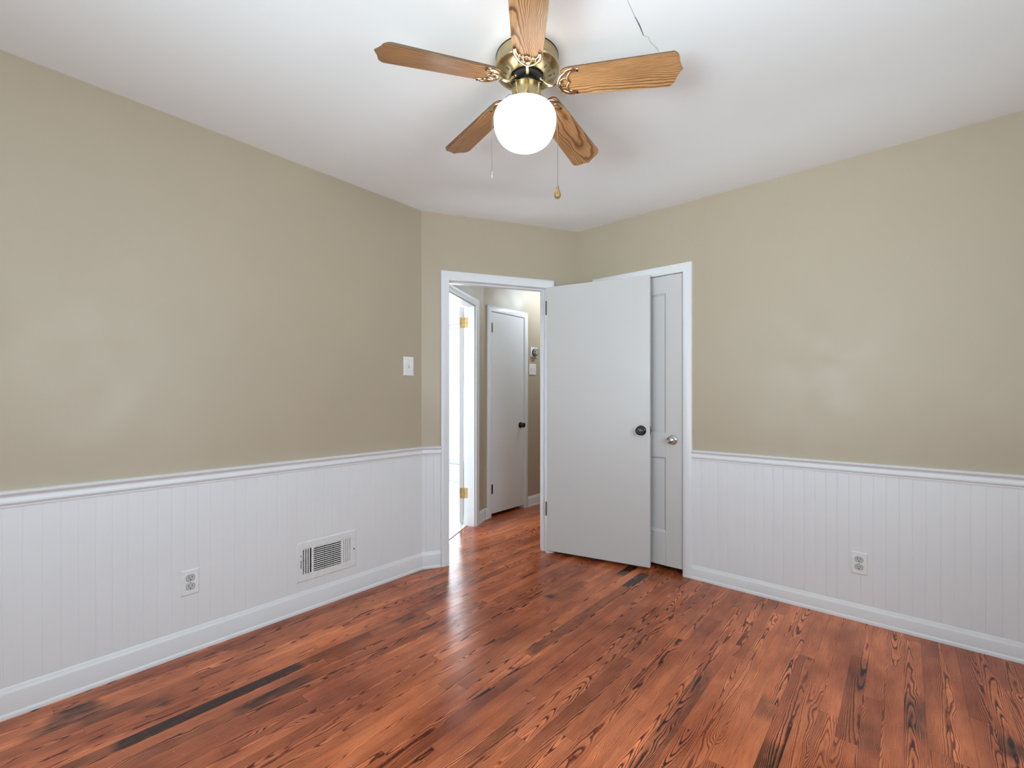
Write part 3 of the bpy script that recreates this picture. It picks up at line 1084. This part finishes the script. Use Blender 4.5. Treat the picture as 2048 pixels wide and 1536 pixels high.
# ------------------------------------------------------------------ ceiling fan
FAN = Vector((-1.071, 1.334, ZC))
fan = empty('ceiling_fan', FAN)
tag(fan, 'flush-mounted brass ceiling fan with five oak blades and a lit white globe', 'ceiling fan')

bm = B()
lathe(bm, [(0.0, 0.0), (0.1135, 0.0), (0.1160, -0.003), (0.1165, -0.040), (0.1190, -0.0425), (0.1200, -0.046), (0.1195, -0.051), (0.1165, -0.055), (0.1060, -0.0605), (0.0690, -0.0765), (0.0660, -0.0760), (0.0655, -0.066), (0.0, -0.066)], None, 72)
# cooling slots: flat dark patches paint their shade on the sloping underside
for ring, (ra, rb, hw, num, ph) in enumerate(((0.078, 0.092, 0.0042, 20, 0.0), (0.0975, 0.1025, 0.0050, 20, 0.0))):
    for i in range(num):
        if i % 4 == 3:
            continue
        a_ = 2 * pi * (i + ph) / num
        zf = lambda r_: (-0.0765 + (r_ - 0.069) * (0.016 / 0.037)) - 0.0004
        pts = []
        if ring == 0:
            for k in range(12):
                b_ = 2 * pi * k / 12
                pts.append(((ra + rb) / 2 + (rb - ra) / 2 * cos(b_), hw * sin(b_)))
        else:
            pts = [(ra, -hw), (rb, -hw), (rb, hw), (ra, hw)]
        vs = [bm.verts.new((r_ * cos(a_) - s_ * sin(a_), r_ * sin(a_) + s_ * cos(a_), zf(r_))) for r_, s_ in pts]
        f = bm.faces.new(vs)
        f.material_index = 1
housing = obj('motor_housing', bm, [BRASS, plain('slot_shadow', (0.13, 0.10, 0.055, 1), 0.6, 0.3)], fan, 35)
housing['label'] = 'antique brass motor housing with cooling slots'
bm = B()
lathe(bm, [(0.1167, -0.0395), (0.1178, -0.0405), (0.1178, -0.0415), (0.1167, -0.0425)], None, 72)
lathe(bm, [(0.1140, 0.0), (0.1172, -0.0005), (0.1172, -0.003), (0.1160, -0.0035)], None, 72)
obj('seam_ring', bm, DARKM, housing, 35)
bm = B()
lathe(bm, [(0.0, -0.066), (0.058, -0.066), (0.060, -0.070), (0.060, -0.080), (0.052, -0.085), (0.030, -0.086), (0.030, -0.105), (0.0, -0.105)], None, 40)
obj('flywheel', bm, BLACK, fan, 35)
CU = Vector((-0.004, 0.0, 0))
TC_ = Matrix.Translation(CU)
bm = B()
lathe(bm, [(0.0, -0.104), (0.046, -0.104), (0.0525, -0.106), (0.0545, -0.110), (0.0545, -0.160), (0.0575, -0.163), (0.0580, -0.176), (0.050, -0.178), (0.0, -0.178)], TC_, 48)
cup = obj('light_fitter', bm, BRASS, fan, 35)
cup['label'] = 'brass cup holding the globe'
for k in range(3):
    bm = B()
    a_ = R(YAW + 25 + 120 * k)
    tube(bm, [CU + Vector((0.056 * cos(a_), 0.056 * sin(a_), -0.169)), CU + Vector((0.066 * cos(a_), 0.066 * sin(a_), -0.169))], [0.0035, 0.0045], 10)
    obj('thumb_screw', bm, BRASSL, cup, 40)
bm = B()
gp = [(0.050, -0.170), (0.0515, -0.178), (0.062, -0.1815), (0.086, -0.188), (0.104, -0.198), (0.1130, -0.212), (0.1165, -0.229), (0.1160, -0.246), (0.1120, -0.267), (0.1035, -0.288), (0.090, -0.307), (0.069, -0.322), (0.045, -0.3305), (0.020, -0.334), (0, -0.3345)]
gs = smooth_pts([(a_, 0, b_) for a_, b_ in gp], 3)
GC = Vector((-0.007, -0.005, 0))
lathe(bm, [(max(0, p.x), p.z) for p in gs], Matrix.Translation(GC), 56)
obj('glass_globe', bm, GLOBE, fan, 60)['label'] = 'glowing white opal globe'

CA = [205.6, 126.7, 56.1, -8.7, 268.6]           # blade directions seen from the camera
PITCH = [-11, -13, -14, -17, -13]
TIP = [1.110, 1.142, 1.106, 1.163, 1.150]        # tip heights above the eye
SEEDS = [(0.52, 0.95, 0.6), (0.47, 0.9, 0.4), (0.75, 0.38, 0.5), (0.53, 1.0, 0.55), (0.93, 0.25, 0.9)]
ROOT, TIPR = 0.122, 0.557


def half_width(x_):
    # rounded root, gently widening body, rounded shoulders, ogee to a small point
    if x_ < ROOT + 0.035:
        k = max(0.0, (x_ - ROOT) / 0.035)
        return 0.030 + 0.023 * sqrt(max(0.0, 1 - (1 - k) ** 2))
    body = 0.053 + (x_ - ROOT - 0.035) / (0.515 - ROOT - 0.035) * 0.0125
    if x_ <= 0.515:
        return body
    e = (x_ - 0.515) / (TIPR - 0.515)
    if e < 0.62:
        k = e / 0.62
        return 0.0655 - 0.026 * (1 - sqrt(max(0.0, 1 - k * k))) - 0.008 * k
    k = (e - 0.62) / 0.38
    return max(0.0005, 0.0315 * (1 - k) ** 1.25)


def blade(k):
    ang = R(CA[k] + YAW)
    hroot = 1.160 + EYE - ZC
    droop = math.atan2(hroot - (TIP[k] + EYE - ZC), TIPR - ROOT)
    M = Matrix.Rotation(ang, 4, 'Z') @ Matrix.Translation((ROOT, 0, hroot)) @ Matrix.Rotation(droop, 4, 'Y') @ Matrix.Rotation(R(PITCH[k]), 4, 'X') @ Matrix.Translation((-ROOT, 0, 0))
    xs_ = [ROOT, ROOT + 0.002, ROOT + 0.006, ROOT + 0.012, ROOT + 0.02, ROOT + 0.035] + [ROOT + 0.035 + (0.515 - ROOT - 0.035) * i / 14 for i in range(1, 15)] + [0.515 + (TIPR - 0.515) * i / 16 for i in range(1, 17)]
    bm = B()
    uvl = bm.loops.layers.uv.new('board')
    col = bm.verts.layers.float_color.new('seed')
    n = 8
    top, bot = [], []
    for x_ in xs_:
        hw = half_width(x_)
        top.append([bm.verts.new((x_, hw * (2 * j / n - 1), 0.003)) for j in range(n + 1)])
        bot.append([bm.verts.new((x_, hw * (2 * j / n - 1), -0.003)) for j in range(n + 1)])
    for i in range(len(xs_) - 1):
        for j in range(n):
            bm.faces.new((top[i][j], top[i + 1][j], top[i + 1][j + 1], top[i][j + 1]))
            bm.faces.new((bot[i][j], bot[i][j + 1], bot[i + 1][j + 1], bot[i + 1][j]))
        bm.faces.new((top[i][0], bot[i][0], bot[i + 1][0], top[i + 1][0]))
        bm.faces.new((top[i][n], top[i + 1][n], bot[i + 1][n], bot[i][n]))
    for j in range(n):
        bm.faces.new((top[0][j], top[0][j + 1], bot[0][j + 1], bot[0][j]))
        bm.faces.new((top[-1][j], bot[-1][j], bot[-1][j + 1], top[-1][j + 1]))
    for v in bm.verts:
        v[col] = (*SEEDS[k], 1)
    for f in bm.faces:
        for l in f.loops:
            l[uvl].uv = (l.vert.co.y / 0.13 + 0.5, l.vert.co.x)
    for v in bm.verts:
        v.co = M @ v.co
    edge = plain('blade_edge', (0.12, 0.075, 0.04, 1), 0.5) if k == 0 else bpy.data.materials['blade_edge']
    bm.normal_update()
    nrm = (M.to_3x3() @ Vector((0, 0, 1))).normalized()
    for f in bm.faces:
        if abs(f.normal.dot(nrm)) < 0.5:
            f.material_index = 1
    obj('fan_blade', bm, [OAKB, edge], fan)

    # cast brass blade iron: a crescent under the blade root and an arm to the motor
    bm = B()
    zz = -0.0062
    T = lambda p: M @ Vector(p)
    for s in (1, -1):
        out = smooth_pts([(0.113, 0, zz - 0.002), (0.118, 0.014 * s, zz - 0.001), (0.130, 0.030 * s, zz), (0.150, 0.0425 * s, zz), (0.172, 0.0465 * s, zz), (0.188, 0.0440 * s, zz)], 6)
        tube(bm, [T(p) for p in out], [0.0058] * (len(out) - 6) + [0.0050, 0.0047, 0.0044, 0.0040, 0.0036, 0.0030], 8, 0.8)
        inn = smooth_pts([(0.183, 0.041 * s, zz), (0.165, 0.0385 * s, zz), (0.154, 0.031 * s, zz), (0.149, 0.020 * s, zz), (0.150, 0.010 * s, zz), (0.158, 0.0, zz)], 6)
        tube(bm, [T(p) for p in inn], 0.0036, 8, 0.8)
        tube(bm, [T(p) for p in smooth_pts([(0.117, 0.006 * s, zz), (0.132, 0.013 * s, zz), (0.150, 0.016 * s, zz)], 5)], 0.0026, 8, 0.8)
        tube(bm, [T(p) for p in smooth_pts([(0.128, 0.026 * s, zz), (0.140, 0.029 * s, zz), (0.153, 0.030 * s, zz)], 5)], 0.0022, 8, 0.8)
        M2 = M @ Matrix.Translation((0.186, 0.0430 * s, zz - 0.003)) @ Matrix.Rotation(pi, 4, 'X')
    lathe(bm, [(0.0, -0.004), (0.009, -0.002), (0.010, 0.001), (0.007, 0.003), (0.003, 0.005), (0, 0.005)], M @ Matrix.Translation((0.124, 0, zz)) @ Matrix.Rotation(pi, 4, 'X'), 12)
    hr = Matrix.Rotation(ang, 4, 'Z')
    e0 = M @ Vector((0.114, 0, zz))
    arm = [hr @ Vector((0.047, 0, -0.0855)), hr @ Vector((0.054, 0, -0.088)), hr @ Vector((0.064, 0, -0.097)), hr @ Vector((0.078, 0, -0.108)), hr @ Vector((0.094, 0, -0.1105)), e0]
    ap = smooth_pts(arm, 5)
    tube(bm, ap, [0.0092 - 0.0032 * i / (len(ap) - 1) for i in range(len(ap))], 12, 0.75)
    lathe(bm, [(0.0, -0.083), (0.013, -0.083), (0.0125, -0.089), (0.0, -0.090)], hr @ Matrix.Translation((0.045, 0, 0)), 14)
    iron = obj('blade_iron', bm, BRASSL, fan, 50)
    for s in (1, -1):
        bm = B()
        lathe(bm, [(0.0042, 0), (0.0040, 0.0020), (0.002, 0.0030), (0, 0.0031)], M @ Matrix.Translation((0.1845, 0.0425 * s, zz - 0.002)) @ Matrix.Rotation(pi, 4, 'X'), 12)
        obj('screw', bm, DARKM, iron, 40)


for k in range(5):
    blade(k)

# pull chains draped over the globe's shoulder


def chain(cam_ang, r_end, z_end, label, fob):
    a_ = R(cam_ang + YAW)
    ux, uy = cos(a_), sin(a_)
    P = lambda r_, z_: Vector((GC.x + ux * r_, GC.y + uy * r_, z_))
    path = smooth_pts([P(0.056, -0.135), P(0.066, -0.142), P(0.088, -0.172), P(0.110, -0.199), P(0.1205, -0.226), P(r_end, -0.262)], 5) + [P(r_end, z_end)]
    L_, acc, last = [], 0.0, path[0]
    step = 0.0040
    bm = B()
    pts = [path[0]]
    for p in path[1:]:
        seg = (p - last).length
        while acc + seg >= step:
            f = (step - acc) / seg
            last = last.lerp(p, f)
            pts.append(last.copy())
            seg = (p - last).length
            acc = 0.0
        acc += seg
        last = p
    for p in pts:
        bmesh.ops.create_icosphere(bm, subdivisions=1, radius=0.00145, matrix=Matrix.Translation(p))
    tube(bm, path, 0.0005, 5)
    o = obj('pull_chain', bm, STEELM, fan, 60)
    o['label'] = label
    bm = B()
    e = P(r_end, z_end)
    if fob:
        lathe(bm, [(0.0, 0.001), (0.0040, 0.0), (0.0055, -0.002), (0.0055, -0.006), (0.0062, -0.012), (0.0092, -0.020), (0.0120, -0.028), (0.0126, -0.034), (0.0108, -0.041), (0.006, -0.0455), (0.0, -0.047)], Matrix.Translation(e), 20)
        obj('pull_fob', bm, plain('fob_wood', (0.27, 0.15, 0.05, 1), 0.25), o, 60)
    else:
        lathe(bm, [(0.0, 0.001), (0.0022, 0.0), (0.0030, -0.003), (0.0022, -0.006), (0.0032, -0.009), (0.0024, -0.014), (0.0010, -0.017), (0.0012, -0.023), (0, -0.024)], Matrix.Translation(e), 12)
        obj('chain_connector', bm, CHROME, o, 60)


chain(183.0, 0.1225, 0.8335 + EYE - ZC, 'bare chain with a small connector', False)
chain(-4.0, 0.1215, 0.7790 + EYE - ZC, 'chain with a wooden fob', True)
